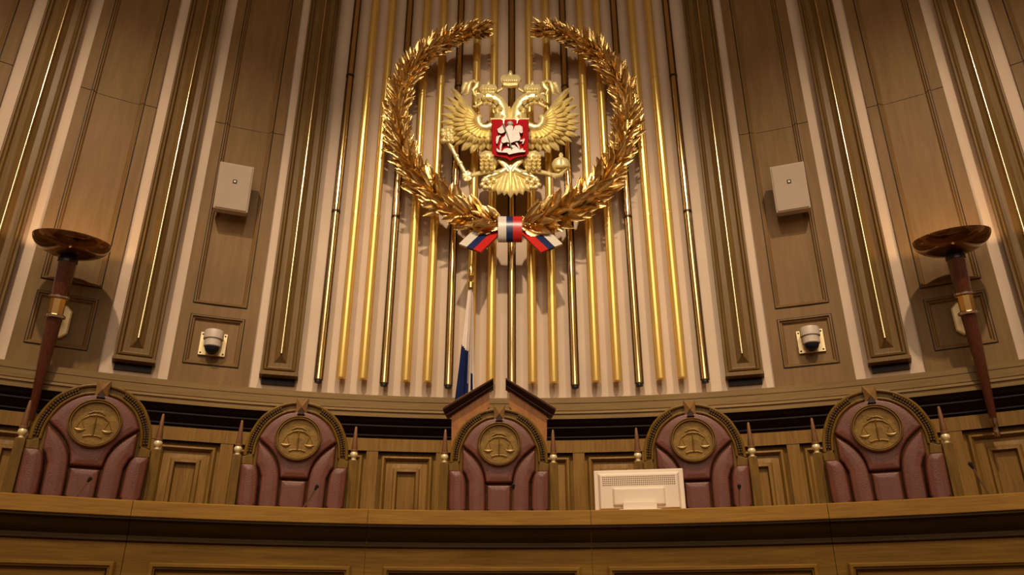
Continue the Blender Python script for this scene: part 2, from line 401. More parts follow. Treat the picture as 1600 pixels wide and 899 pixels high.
# ------------------------------------------------------------------ golden tubes
def place(k):
    side = 'left' if k < 0 else 'right'
    if k == 0: return 'on the centre line behind the tricolour ribbon'
    n = abs(k); w_ = ['', 'first', 'second', 'third', 'fourth', 'fifth', 'sixth', 'seventh', 'eighth', 'outermost, ninth'][n]
    return '%s to the %s of the centre line under the eagle' % (w_, side)
for k in range(-9, 10):
    th = k*1.462; dark = k % 3 == 0
    zb = 2.272 if dark else 2.30
    lb = ('mirror-bright dark-edged brass tube, ' if dark else 'satin gold vertical tube, ')+place(k)
    r = thing('golden_tube', W(th, zb, .10), lb, 'tube', 'vertical golden tubes on the cream wall')
    rr = .046 if dark else .050; oc = .105
    m = MB(); prof = [(rr-.012, -.0), (rr-.002, .004), (rr, .012), (rr, ZT-zb-.01)]
    c = W(th, zb, oc)
    if dark:      # polished rod in a dark shell that paints in the dark side reflections
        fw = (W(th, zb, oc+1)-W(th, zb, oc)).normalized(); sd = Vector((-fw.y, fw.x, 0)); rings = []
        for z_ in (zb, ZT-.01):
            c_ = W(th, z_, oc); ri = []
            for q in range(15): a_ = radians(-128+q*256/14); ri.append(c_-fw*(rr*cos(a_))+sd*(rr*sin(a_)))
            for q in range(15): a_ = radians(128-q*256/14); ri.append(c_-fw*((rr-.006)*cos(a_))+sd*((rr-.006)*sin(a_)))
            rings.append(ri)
        loft(m, rings); m.build('dark_edge_shell', M_DARKEDGE, r, angle=50)
        m = MB(); lathe(m, c+fw*.008, (0, 0, 1), [(.030, .002), (.034, .006), (.034, ZT-zb-.01)], 28, cap1=False)
        m.build('polished_rod', M_TUBE2, r)
    else:
        lathe(m, c, (0, 0, 1), prof, 28, cap1=False)
        m.build('pipe', M_TUBE, r)
    for zj in (4.20, 6.06):
        m = MB(); lathe(m, W(th, zj, oc), (0, 0, 1), [(rr-.003, -.014), (rr+.003, -.012), (rr+.003, -.003), (rr-.0035, 0), (rr+.003, .003), (rr+.003, .012), (rr-.003, .014)], 24)
        m.build('joint_ring', M_DARKEDGE if dark else M_TUBE, r)
    if dark:
        m = MB(); lathe(m, W(th, zb-.03, oc), (0, 0, 1), [(rr-.012, 0), (rr-.008, .004), (rr-.008, .032)], 20); m.build('end_plug', M_BLACK, r)
    for zj in (2.6, 5.2, 7.6):
        m = MB(); tube(m, [W(th, zj, .0), W(th, zj, oc-rr+.01)], .012, 8); m.build('wall_bracket', M_TUBE2, r)

# ------------------------------------------------------------------ laurel wreath with ribbon
YW = 7.36
def path_pts(pts, n, Y):
    P = [onY(x, y, Y) for x, y in pts]; out = []
    for i in range(len(P)-1):
        p0 = P[max(i-1, 0)]; p1 = P[i]; p2 = P[i+1]; p3 = P[min(i+2, len(P)-1)]
        for j in range(n):
            t = j/n
            out.append(0.5*((2*p1)+(p2-p0)*t+(2*p0-5*p1+4*p2-p3)*t*t+(-p0+3*p1-3*p2+p3)*t*t*t))
    out.append(P[-1]); return out
wr = thing('laurel_wreath', onY(797, 372, YW+.05), 'open golden laurel wreath around the double-headed eagle, tied with a tricolour ribbon', 'wreath')
LP = [(786, 352), (752, 344), (715, 330), (682, 308), (655, 280), (634, 245), (622, 205), (622, 165), (634, 125), (660, 90), (693, 66), (728, 52), (752, 48)]
def leaf(m, p, d, up, L, wd, curl):
    d = d.normalized(); s = d.cross(up).normalized(); nrm = s.cross(d).normalized(); K = 6; vs = []
    for i in range(K+1):
        t = i/K; wv = wd*(sin(pi*min(t*0.92+.08, 1))**0.75)*(1.0 if t < .5 else 1.0)
        c = p+d*(L*t)+nrm*(curl*L*(t*t))
        rip = .10*wd*(1 if i % 2 else -1)
        vs += [c-s*wv+nrm*(wv*.45+rip), c-s*wv*.5+nrm*(wv*.12), c, c+s*wv*.5+nrm*(wv*.12), c+s*wv+nrm*(wv*.45-rip)]
    fs = []
    for i in range(K):
        for j in range(4): fs.append((i*5+j, i*5+j+1, i*5+j+6, i*5+j+5))
    m.add(vs, fs)
for s in (-1, 1):
    pts = [((x if s < 0 else 1598-x)+(0 if s < 0 else 2), y) for x, y in LP]
    P = path_pts(pts, 14, YW)
    m = MB(); tube(m, P, [.03-.018*i/len(P) for i in range(len(P))], 8)
    br = m.build('branch', M_WREATH, wr)
    m = MB(); B = Vector((0, -1, 0)); n = len(P)
    for i in range(2, n-2, 1):
        T = (P[i+1]-P[i-1]).normalized(); Nn = T.cross(B).normalized(); fr = i/n
        dens = 2 if fr < .3 else (6 if fr < .93 else 5)
        for q in range(dens):
            ph = random.uniform(-.35, 1.25)*pi if q % 2 else random.choice((0, pi))+random.uniform(-.45, .45)
            out = Nn*cos(ph)+B*abs(sin(ph))*.9
            a = random.uniform(.34, 1.0) if fr > .3 else random.uniform(.35, .95)
            if fr > .93: a *= .7
            dd = T*cos(a)+out.normalized()*sin(a)
            L = random.uniform(.17, .25)*(1.3 if fr < .3 else (1.0 if fr < .8 else .88))
            up = (out.normalized()*.6+B*.8+Vector((random.uniform(-.5, .5), random.uniform(-.2, .2), random.uniform(-.5, .5)))).normalized()
            leaf(m, P[i]+out*.018, dd, up, L, L*(random.uniform(.14, .19) if fr < .3 else random.uniform(.11, .15)), random.uniform(-.18, .15))
        if i % 3 == 0:
            for q in range(2): ball(m, P[i]+B*.05+Nn*random.uniform(-.09, .09), .014, n=7, k=5)
    # a closing leaf at the tip
    T = (P[-1]-P[-3]).normalized(); leaf(m, P[-3], T, B, .17, .026, 0)
    m.build('leaves', M_WREATH, wr, angle=60)
    # standoffs to the wall
    m = MB()
    for i in (20, 60, 100, 140):
        q = P[i]; tube(m, [q, Vector((q.x, CW+sqrt(RW**2-q.x**2)+.01, q.z))], .012, 8)
    m.build('wall_bracket', M_TUBE2, wr)
# ribbon band: a barrel with vertical stripes
m = MB(); c0 = onY(797, 354, YW-.12); hw = .127; st = [(-hw, -.04, 0), (-.04, .03, 1), (.03, hw, 2)]
for x0, x1, mi in st:
    rings = []
    for x in (x0, x1):
        rings.append([c0+Vector((x, .07-.085*sin(a_), .155*cos(a_))) for a_ in [pi*j/16 for j in range(17)]])
    loft(m, rings, cap0=True, cap1=True, closed=True, mi=mi)
m.build('ribbon_band', [M_RW, M_RB, M_RR], wr, angle=50)
for s in (-1, 1):
    m = MB()
    X = (lambda x: x) if s < 0 else (lambda x: 1596-x)
    E0, E1 = (717, 381), (751, 394); G0, G1 = (752, 348), (783, 363)
    frs = [(0, .36, 0), (.36, .66, 1), (.66, 1, 2)]
    for a0, a1, mi in frs:
        K = 6; rings = []
        for i in range(K+1):
            t = i/K; row = []
            yy = YW+.04-.20*t+.02*sin(t*pi)
            for a_ in (a0, a1):
                x = (1-t)*(G0[0]+(G1[0]-G0[0])*a_)+t*(E0[0]+(E1[0]-E0[0])*a_)
                y = (1-t)*(G0[1]+(G1[1]-G0[1])*a_)+t*(E0[1]+(E1[1]-E0[1])*a_)
                row.append(onY(X(x), y, yy))
            th_ = Vector((0, .035, -.004))
            rings.append([row[0], row[1], row[1]+th_, row[0]+th_])
        loft(m, rings, mi=mi)
    m.build('ribbon_tail', [M_RW, M_RB, M_RR], wr, angle=50)

# ------------------------------------------------------------------ coat of arms
YE = 7.40
CX = 797.5
eg = thing('coat_of_arms', onY(CX, 308, YE), 'pale gold double-headed eagle with three crowns and a red shield, inside the wreath', 'coat of arms')
def Z4(x, y): return (680+x/4.0875, 100+y/4.0875)      # coordinates measured on an enlargement
def petal(m, a, b, wd, Y0, th, K=8, blunt=.8, root=.55):
    a = Vector((a[0], a[1])); b = Vector((b[0], b[1])); d = b-a; L = d.length; d /= L; s = Vector((-d.y, d.x)); rows = []
    for i in range(K+1):
        t = i/K
        wv = wd/2*(root+(1-root)*min(1, t/.45))
        if t > blunt: wv *= sqrt(max(0.0, 1-((t-blunt)/(1-blunt))**2))
        wv = max(wv, .15)
        c = a+d*(L*t); row = []
        hs = [(-1, -.35), (-1, .1), (-.72, .62), (-.12, .9), (0, 1.05), (.12, .9), (.72, .62), (1, .1), (1, -.35)]
        for u, h in hs:
            q = c+s*(wv*u); hh = th*h*(1 if t < blunt else max(.25, 1-((t-blunt)/(1-blunt))**2*.75))
            row.append(onY(q.x, q.y, Y0-hh-.02*t))
        rows.append(row)
    loft(m, rows)
def mir(p, s): return p if s < 0 else (2*CX-p[0], p[1])
for s in (-1, 1):
    m = MB()
    tips = [(100,150),(68,205),(46,262),(34,322),(33,372),(40,415),(48,462),(86,500),(126,522),(168,556),(226,572),(288,560),(342,552)]
    roots = [(262,335),(262,345),(258,352),(256,362),(256,372),(262,384),(268,394),(276,402),(286,410),(298,416),(312,420),(330,424),(350,426)]
    for i, (t, r_) in enumerate(zip(tips, roots)):
        a = Z4(*r_); b = Z4(*t); petal(m, mir(a, s), mir(b, s), 9 if i < 9 else 14, YE-.005-.002*(i % 2), .06, blunt=.72 if i < 8 else .5)
    for i in range(len(tips)):
        t, r_ = tips[i], roots[i]
        if i < len(tips)-1:
            t2, r2 = tips[i+1], roots[i+1]; t = ((t[0]+t2[0])/2, (t[1]+t2[1])/2); r_ = ((r_[0]+r2[0])/2, (r_[1]+r2[1])/2)
        f = .66 if i < 8 else .62; t = (r_[0]+(t[0]-r_[0])*f, r_[1]+(t[1]-r_[1])*f)
        petal(m, mir(Z4(*r_), s), mir(Z4(*t), s), 7.4 if i < 8 else 11, YE-.055, .06, blunt=.72 if i < 8 else .5)
    for i in range(len(tips)):
        t, r_ = tips[i], roots[i]
        f = .34; t = (r_[0]+(t[0]-r_[0])*f, r_[1]+(t[1]-r_[1])*f)
        petal(m, mir(Z4(*r_), s), mir(Z4(*t), s), 7, YE-.08, .04)
    # wing bone
    wb = [(360, 400), (330, 412), (300, 408), (278, 385), (272, 355), (285, 338), (290, 328)]
    tube(m, [onY(*mir(Z4(*p), s), YE-.10) for p in wb], [.05, .05, .045, .04, .04, .035, .015], 10)
    m.build('wing', M_EAGLE, eg, angle=50)
    # neck and head
    m = MB()
    nk = [(440, 420), (432, 350), (428, 300), (408, 256), (372, 228), (332, 218), (300, 222), (278, 232)]
    tube(m, [onY(*mir(Z4(*p), s), YE-.06-.01*i) for i, p in enumerate(nk)], [.11, .105, .095, .085, .078, .072, .062, .04], 12)
    # neck feathers
    for i in range(len(nk)-2):
        for q in range(3):
            p = Z4(*nk[i]); p2 = Z4(*nk[i+1]); dx = (q-1)*7
            nx, ny = -(p2[1]-p[1]), (p2[0]-p[0]); l_ = sqrt(nx*nx+ny*ny)
            a = (p2[0]+nx/l_*dx, p2[1]+ny/l_*dx); b = (p[0]+nx/l_*dx*1.1, p[1]+ny/l_*dx*1.1)
            petal(m, mir(a, s), mir(b, s), 7, YE-.10-.012*i-(.03 if q == 1 else 0), .025, K=5)
    m.build('neck', M_EAGLE, eg, angle=50)
    m = MB()
    tube(m, [onY(*mir(Z4(*p), s), YE-.15) for p in ((300, 226), (280, 216), (265, 222), (255, 240))], [.055, .045, .03, .008], 8)   # upper beak
    tube(m, [onY(*mir(Z4(*p), s), YE-.14) for p in ((305, 246), (278, 262), (258, 272), (240, 268))], [.03, .022, .016, .006], 8)   # lower beak / tongue
    m.build('beak', M_EAGLE, eg)
    # small crown
    m = MB(); cx, cy = Z4(340, 165)
    def crown(m, cx, cy, S, Y, arch=5):
        k = lambda dx, dy: onY(*mir((cx+dx*S, cy+dy*S), s), Y)
        tube(m, [k(-1, .62), k(0, .72), k(1, .62)], .022*S/7, 8)
        for j in range(arch):
            u = -1+2*j/(arch-1)
            tube(m, [k(u*.9, .6), k(u*1.12, .0), k(u*.9, -.42), k(u*.2, -.62)], [.016*S/7, .028*S/7, .026*S/7, .012*S/7], 8)
            b = k(u*.9, .35); ball(m, (b.x, b.y-.03, b.z), .014*S/7, n=8, k=5)
        b = k(0, -.1); ball(m, (b.x, b.y+.02, b.z), .075*S/7*.9, 1, .5, .8)
        b = k(0, -.78); ball(m, (b.x, b.y, b.z), .02*S/7)
        tube(m, [k(0, -.7), k(0, -1.35)], .010*S/7, 6); tube(m, [k(-.25, -1.05), k(.25, -1.05)], .010*S/7, 6)
    crown(m, cx, cy-1, 9.0, YE-.10); m.build('small_crown', M_EAGLE, eg)
    # ribbon from the large crown, with a fluttering end
    m = MB()
    rb = [(440, 130), (424, 162), (392, 180), (350, 188), (300, 188), (262, 192)]
    tube(m, [onY(*mir(Z4(*p), s), YE-.05) for p in rb], .018, 8)
    fl = [(255, 200), (240, 170), (262, 150), (272, 125), (250, 112), (222, 122), (212, 150), (205, 190), (190, 196)]
    tube(m, [onY(*mir(Z4(*p), s), YE-.05-.02*(i % 2)) for i, p in enumerate(fl)], [.012, .02, .032, .034, .026, .03, .03, .018, .008], 8)
    tube(m, [onY(*mir(Z4(*p), s), YE-.05) for p in ((222, 125), (192, 130), (182, 150), (176, 180), (166, 188))], [.02, .035, .03, .018, .008], 8)
    m.build('crown_ribbon', M_EAGLE, eg)
    # thigh and leg
    m = MB()
    tube(m, [onY(*mir(Z4(*p), s), YE-.05) for p in ((390, 600), (350, 618), (318, 632), (295, 640))], [.07, .125, .12, .06], 12)
    random.seed(3)
    for i in range(4):
        for j in range(3):
            a = Z4(375-j*32, 585+i*24); b = Z4(350-j*32, 598+i*25)
            petal(m, mir(a, s), mir(b, s), 7.5, YE-.15, .03, K=5)
    m.build('thigh', M_EAGLE, eg, angle=50)
    m = MB()
    if s < 0: lg = [(415, 690), (350, 688), (300, 694), (262, 704), (232, 714)]
    else: lg = [(415, 690), (350, 684), (300, 688), (262, 696), (215, 712)]
    tube(m, [onY(*mir(Z4(*p), s), YE-.12) for p in lg], [.014, .024, .026, .024, .028], 8)
    cx, cy = Z4(205, 720) if s < 0 else Z4(185, 712)
    if s < 0:
        for j in range(9):
            a_ = 2*pi*j/9; p = onY(cx+7*cos(a_), cy+9*sin(a_), YE-.13)
            tube(m, [onY(cx, cy, YE-.17), onY(cx+5*cos(a_), cy+6*sin(a_), YE-.18), p], [.03, .026, .012], 8)
    else:
        for j in range(4):
            tube(m, [onY(*mir((cx+8, cy-1), s), YE-.13), onY(*mir((cx+2-j*3, cy+3-j), s), YE-.18), onY(*mir((cx-4-j*4, cy-2-j*3), s), YE-.18)], [.024, .02, .008], 8)
    m.build('leg', M_EAGLE, eg)
# big crown
m = MB(); s = -1
crown(m, CX, Z4(0, 105)[1], 10.8, YE-.10, 7); m.build('large_crown', M_EAGLE, eg)
m = MB(); tube(m, [onY(CX-2, 168, YE-.02), onY(CX-2, 190, YE-.02)], .02, 8); m.build('crown_stem', M_EAGLE, eg)
# body behind the shield
m = MB(); tube(m, [onY(CX, y, YE-.02) for y in (180, 195, 215, 235, 255)], [.13, .26, .27, .2, .08], 16, flat=.35, fdir=(0, 1, 0)); m.build('body', M_EAGLE, eg)
# tail
m = MB()
tt = [(318, 800), (352, 822), (400, 838), (440, 842), (484, 862)]
tt = [(300, 770)]+tt
for i, t in enumerate(tt):
    for s in (-1, 1):
        if i == len(tt)-1 and s > 0: continue
        petal(m, mir(Z4(484-10+2*i if i < 5 else 486, 640), s), mir(Z4(*t) if i < 5 else (CX, Z4(0, 858)[1]), s), [9, 11, 13, 13, 12, 11][i], YE-.02-.012*i, .035, root=.35)
for s in (-1, 1):   # curling side plumes
    tube(m, [onY(*mir(Z4(*p), s), YE-.09) for p in ((484, 655), (430, 690), (380, 712), (340, 722), (318, 735), (302, 752))], [.03, .035, .035, .03, .03, .012], 8)
    for px, py in ((310, 748), (330, 745), (300, 775), (318, 790), (345, 760), (375, 745), (350, 790)):
        b = onY(*mir(Z4(px, py), s), YE-.09); ball(m, b, .032, n=8, k=6)
    tube(m, [onY(*mir(Z4(*p), s), YE-.10) for p in ((415, 615), (440, 640), (470, 665), (484, 690), (484, 730))], [.02, .03, .03, .025, .01], 8)
    tube(m, [onY(*mir(Z4(*p), s), YE-.10) for p in ((555, 615), (520, 650), (492, 690))], [.02, .025, .02], 8)
tube(m, [onY(CX, y, YE-.11) for y in (262, 280, 300)], [.018, .022, .01], 8)
m.build('tail', M_EAGLE, eg, angle=50)
# sceptre and orb
m = MB()
tube(m, [onY(*Z4(82, 492), YE-.12), onY(*Z4(130, 585), YE-.12), onY(*Z4(178, 672), YE-.12), onY(*Z4(222, 765), YE-.12)], [.028, .02, .024, .022], 10)
for f in (.25, .55, .8):
    p = onY(*Z4(82+96*f, 492+180*f), YE-.12); ball(m, p, .032, n=10, k=6)
for i in range(5):
    for j in range(3):
        b = onY(*Z4(52+j*25+random.uniform(-7, 7), 428+i*15+random.uniform(-5, 5)), YE-.13-random.uniform(0, .03)); ball(m, b, random.uniform(.022, .036), n=8, k=6)
m.build('sceptre', M_EAGLE, eg)
m = MB()
c = onY(*Z4(803, 648), YE-.13); ball(m, c, .105, 1, .7, .95, n=20, k=12)
tube(m, [onY(*Z4(x, 652), YE-.13-.082*sqrt(max(0, 1-((x-803)/60)**2))) for x in (760, 770, 785, 803, 821, 836, 846)], .016, 8)
tube(m, [onY(803/4.0875+680, 100+y/4.0875, YE-.13-.082*sqrt(max(0, 1-((y-648)/60)**2))) for y in (604, 612, 628, 650)], .014, 8)
tube(m, [onY(*Z4(803, 612), YE-.13), onY(*Z4(803, 572), YE-.13)], .018, 8); tube(m, [onY(*Z4(790, 586), YE-.13), onY(*Z4(816, 586), YE-.13)], .016, 8)
m.build('orb', M_EAGLE, eg)
# shield
def S9(x, y): return (740+x/8.99, 160+y/8.99)
def relief(m, pts, Y0, th, inset=.5, mi=0, conv=None):
    P2 = [conv(*p) if conv else p for p in pts]; n = len(P2)
    A = sum(P2[i][0]*P2[(i+1) % n][1]-P2[(i+1) % n][0]*P2[i][1] for i in range(n)); sg = 1 if A > 0 else -1
    def off(d):
        out = []
        for i in range(n):
            p0, p, p1 = Vector(P2[i-1]), Vector(P2[i]), Vector(P2[(i+1) % n])
            e0 = (p-p0); e1 = (p1-p)
            if e0.length < 1e-6 or e1.length < 1e-6: out.append(p); continue
            e0.normalize(); e1.normalize(); n0 = Vector((-e0.y, e0.x))*sg; n1 = Vector((-e1.y, e1.x))*sg
            b = n0+n1; b = b/max(b.length_squared, .6)*2 if b.length > 1e-4 else n0
            out.append(p+b*d)
        return out
    r0 = [onY(p[0], p[1], Y0) for p in P2]; r1 = [onY(p[0], p[1], Y0-th*.6) for p in P2]; r2 = [onY(p.x, p.y, Y0-th) for p in off(inset)]
    loft(m, [r0, r1, r2], mi=mi)
sh = [(250, 240), (772, 240), (772, 700), (768, 735), (740, 755), (620, 775), (560, 795), (512, 830), (465, 795), (400, 775), (290, 755), (262, 735), (256, 700)]
m = MB(); relief(m, sh, YE-.10, .07, .8, conv=S9); shield = m.build('shield', M_RED, eg, angle=30)
m = MB()
tube(m, [onY(*S9(240, 236), YE-.16), onY(*S9(782, 236), YE-.16)], .014, 8)
m.build('shield_rim', M_EAGLE, eg)
YR = YE-.168
m = MB()
P_ = lambda pts, th=.03, ins=.25: relief(m, pts, YR, th, ins, conv=S9)
P_([(470, 330), (500, 318), (540, 322), (560, 345), (552, 400), (580, 330), (650, 318), (688, 345), (692, 420), (668, 440), (640, 415), (650, 460), (660, 500), (640, 540), (590, 545), (520, 575), (470, 560), (410, 575), (385, 545), (395, 500), (440, 470), (455, 420), (450, 360)], .05)   # horse and rider
ball(m, onY(*S9(512, 300), YR-.01), .037, 1, .6, .9, n=12, k=8)      # helmet
P_([(330, 375), (370, 350), (395, 330), (415, 290), (425, 300), (420, 345), (460, 360), (455, 400), (420, 430), (385, 440), (345, 425), (335, 395)], .035)   # cape
P_([(318, 480), (370, 460), (385, 475), (362, 490), (350, 540), (335, 585), (318, 580), (312, 530)], .03)   # tail
P_([(385, 550), (420, 560), (398, 610), (388, 690), (370, 690), (362, 620)], .03)   # hind leg
P_([(480, 560), (515, 565), (495, 610), (485, 625), (472, 600)], .03)
P_([(560, 545), (600, 540), (625, 580), (655, 650), (640, 655), (600, 590)], .03)   # fore legs
P_([(640, 520), (680, 525), (710, 505), (722, 520), (700, 580), (672, 590), (690, 550), (650, 550)], .03)
P_([(318, 640), (345, 660), (395, 690), (430, 650), (480, 640), (540, 650), (600, 620), (650, 660), (690, 640), (700, 670), (735, 680), (720, 700), (640, 705), (560, 720), (500, 735), (470, 710), (400, 705), (340, 700), (322, 680)], .035)  # dragon
P_([(500, 620), (540, 600), (580, 600), (600, 625), (560, 640), (520, 640)], .025)
m.build('silver_rider', M_SILVER, eg, angle=40)
m = MB(); tube(m, [onY(*S9(405, 275), YR-.055), onY(*S9(450, 380), YR-.065), onY(*S9(535, 640), YR-.055)], .006, 6); m.build('lance', M_SILVER, eg)
m = MB()
for px, py in ((760, 200), (836, 200), (797, 240)):
    q = onY(px, py, YE); tube(m, [q, Vector((q.x, 7.81, q.z))], .02, 8)
m.build('wall_bracket', M_TUBE2, eg)

# ------------------------------------------------------------------ loudspeakers
def speaker(th, label):
    zc = 4.27; off = .30
    r = thing('wall_speaker', W(th, zc-.30, 0), label, 'loudspeaker', 'cream wall loudspeakers', rz=-radians(th))
    Lm = ROOTM[r.name]
    def LB(m, x0, x1, y0, y1, z0, z1, tilt=0.0):
        vs = [(x0,y0,z0),(x1,y0,z0),(x1,y1,z0),(x0,y1,z0),(x0,y0,z1),(x1,y0,z1),(x1,y1,z1),(x0,y1,z1)]
        out = []
        for x, y, z in vs:
            v = Vector((x, y, z))
            if tilt: p = Vector((0, -.2, .3)); v = p+Matrix.Rotation(tilt, 3, 'X') @ (v-p)
            out.append(v)
        m.add([Lm @ v for v in out], [(0,3,2,1),(4,5,6,7),(0,1,5,4),(1,2,6,5),(2,3,7,6),(3,0,4,7)])
    m = MB(); LB(m, -.172, .172, -.30, -.13, .02, .53, radians(13)); m.build('cabinet', M_SPK, r, bevel=.008, smooth=False)
    m = MB(); LB(m, -.155, .155, -.308, -.299, .035, .515, radians(13)); g = m.build('grille', M_SPK, r, smooth=False, bevel=.003)
    m = MB(); LB(m, -.02, .02, -.312, -.306, .315, .355, radians(13)); m.build('badge', M_BLACK, r, smooth=False)
    m = MB(); LB(m, -.009, .009, -.315, -.311, .326, .344, radians(13)); m.build('badge_mark', M_PLATE, r, smooth=False)
    m = MB(); LB(m, -.05, .05, -.17, -.005, .2, .38); m.build('wall_mount', M_BLACK, r, smooth=False)
speaker(-20.42, 'cream box loudspeaker on the brown panel left of the wreath')
speaker(20.46, 'cream box loudspeaker on the brown panel right of the wreath')

# ------------------------------------------------------------------ dome cameras
def domecam(px, py, label):
    p = oncyl(px, py, CW, RW-.02); th = math.atan2(p.x, p.y-CW)
    r = thing('dome_camera', p-Vector((0, 0, .13)), label, 'security camera', 'dome security cameras', rz=-th)
    Lm = ROOTM[r.name]; T = lambda x, y, z: Lm @ Vector((x, y, z))
    m = MB(); m2 = MB()
    box(m, (-.125, -.012, .0), (.125, .01, .235)); m.v = [Lm @ v for v in m.v]; m.build('mount_plate', M_PLATE, r, smooth=False, bevel=.003)
    for x in (-.105, .105):
        for z in (.022, .213): lathe(m2, T(x, -.011, z), Lm.to_3x3() @ Vector((0, -1, 0)), [(.009, 0), (.009, .004), (.004, .006)], 10)
    m2.build('screw', M_BLACK, r)
    m = MB(); lathe(m, T(0, -.10, .235), (0, 0, -1), [(.055, 0), (.088, .012), (.094, .03), (.094, .10), (.088, .104)], 28)
    h = m.build('housing', M_CAMW, r)
    m = MB(); lathe(m, T(0, -.10, .131), (0, 0, -1), [(.082, 0), (.082, .07), (.074, .078)], 28); m.build('lower_housing', M_CAMW, r)
    m = MB(); lathe(m, T(0, -.10, .055), (0, 0, -1), [(.07, 0), (.068, .02), (.055, .045), (.034, .062), (.008, .07)], 24); m.build('dome', M_DOME, r)
    m = MB(); tube(m, [T(0, 0, .19), T(0, -.08, .19)], .04, 12); m.build('arm', M_CAMW, r)
domecam(333, 537, 'white dome security camera on a square plate, left side of the wall')
domecam(1266.5, 532, 'white dome security camera on a square plate, right side of the wall')

# ------------------------------------------------------------------ wall torches
def torch(bx, label, sgn):
    X = (lambda x: x) if sgn < 0 else (lambda x: bx-x)
    dy = 0 if sgn < 0 else -5
    Tp = oncyl(X(107), 404+dy, CW, RW-.50); Bt = oncyl(X(40), 688+dy, CW, RW-.20)
    ax = (Tp-Bt); L = ax.length; ax.normalize()
    r = thing('wall_torch', Bt, label, 'torch', 'mahogany wall torches with bronze bowls')
    f = lambda t: Bt+ax*(L*t)
    # fractions measured along the shaft
    m = MB(); lathe(m, Bt, ax, [(.012, 0), (.022, .01), (.025, .05), (.019, .07), (.025, .09), (.028, .16)], 20); m.build('tip', M_STEEL, r)
    m = MB(); lathe(m, Bt, ax, [(.026, .155), (.031, .2), (.047, L*.4), (.064, L*.66), (.064, L*.665)], 12); m.build('lower_shaft', M_TORCH, r, angle=20)
    m = MB(); lathe(m, f(.655), ax, [(.07, 0), (.085, .01), (.085, .03), (.07, .04)], 28); m.build('ring', M_STEEL, r)
    m = MB(); lathe(m, f(.765), ax, [(.066, 0), (.083, .01), (.083, .025), (.066, .035)], 28); m.build('ring', M_STEEL, r)
    m = MB(); lathe(m, f(.66), ax, [(.062, .02), (.065, L*.11)], 8); m.build('collar', M_COLLAR, r, angle=20)
    m = MB(); lathe(m, f(.78), ax, [(.064, 0), (.078, L*.2)], 12); m.build('upper_shaft', M_TORCH, r, angle=20)
    bax = (ax+Vector((0, 0, .25))).normalized()
    m = MB(); lathe(m, f(.975), bax, [(.082, 0), (.082, .03), (.065, .06), (.05, .09), (.03, .11)], 20); m.build('neck', M_BLACK, r)
    R = .32; dep = .165; base = f(.975)+bax*.045
    prof = [(R*sin(a_), dep*(1-cos(a_))) for a_ in [pi/2*j/14 for j in range(1, 15)]]
    prof = prof+[(R-.012, dep-.002)]+[(max((R-.012)*sin(a_), .02), .01+dep*(1-cos(a_))) for a_ in [pi/2*j/14 for j in range(13, 0, -1)]]
    m = MB(); lathe(m, base, bax, prof, 48); m.build('bowl', M_BOWL, r, angle=50)
    lp = bpy.data.lights.new('torch_lamp', 'POINT'); lp.energy = 13; lp.color = (1.0, .66, .34); lp.shadow_soft_size = .05
    lo = bpy.data.objects.new('torch_lamp', lp); COL.objects.link(lo); lo.location = base+bax*.13
    # bracket plate on the wall and arm
    pp = oncyl(X(93), 503+dy, CW, RW-.02); th = math.atan2(pp.x, pp.y-CW); Rm = Matrix.Translation(pp) @ Matrix.Rotation(-th, 4, 'Z')
    m = MB()
    oc = [(-.085, -.11), (-.035, -.16), (.035, -.16), (.085, -.11), (.085, .11), (.035, .16), (-.035, .16), (-.085, .11)]
    loft(m, [[Rm @ Vector((x, 0.015, z)) for x, z in oc], [Rm @ Vector((x, -.015, z)) for x, z in oc], [Rm @ Vector((x*.85, -.025, z*.93)) for x, z in oc]])
    m.build('bracket_plate', M_PLATE, r, smooth=False)
    q = f(.705)
    m = MB(); tube(m, [Rm @ Vector((0, 0, 0)), q], .028, 12); m.build('bracket_arm', M_COLLAR, r)
torch(0, 'tapered mahogany torch with bronze bowl on the left of the wall', -1)
torch(1599, 'tapered mahogany torch with bronze bowl on the right of the wall', 1)

# ------------------------------------------------------------------ flag behind the chairman's chair
YF = 6.75
p0 = onY(737, 393, YF)
fl = thing('standing_flag', (p0.x, p0.y, DAIS), 'furled white and blue flag on a brass pole behind the central chair', 'flag')
m = MB(); tube(m, [(p0.x, YF, DAIS+.05), (p0.x, YF, 3.2), (p0.x, YF, p0.z-.35)], .014, 10); m.build('pole', M_TUBE2, fl)
m = MB(); lathe(m, (p0.x, YF, DAIS), (0, 0, 1), [(.16, 0), (.16, .02), (.12, .04), (.04, .06), (.03, .12)], 24); m.build('base', M_COLLAR, fl)
m = MB()
zt = onY(737, 452, YF).z; z1 = onY(737, 419, YF).z
tube(m, [(p0.x, YF-.02, zt), (p0.x, YF-.02, zt+(z1-zt)*.25), (p0.x, YF-.02, zt+(z1-zt)*.3), (p0.x, YF-.02, zt+(z1-zt)*.55), (p0.x, YF-.02, zt+(z1-zt)*.62), (p0.x, YF-.02, z1-.03), (p0.x, YF-.02, z1+.03)], [.03, .03, .012, .032, .014, .026, .003], 10)
m.build('spear_finial', M_COLLAR, fl)
m = MB(); NR, NC = 130, 48
ctr = []
zlo = DAIS+.55
for i in range(NR+1):
    t = i/NR; z = zt*(1-t)+zlo*t
    pxl, pxr = -.022-.082*min(1, t*2.3), .016+.030*min(1, t*2.0)
    row = []
    for j in range(NC):
        a_ = 2*pi*j/NC; hx = (pxr-pxl)/2; cxx = (pxr+pxl)/2
        fold = 1+.22*sin(5*a_+1.2+2*t)+.1*sin(9*a_+t*3)
        row.append(Vector((p0.x+cxx+hx*fold*cos(a_), YF-.0+.085*min(1, .25+t*3)*fold*sin(a_), z)))
    ctr.append(row)
vs = [p for r_ in ctr for p in r_]; fsw = []
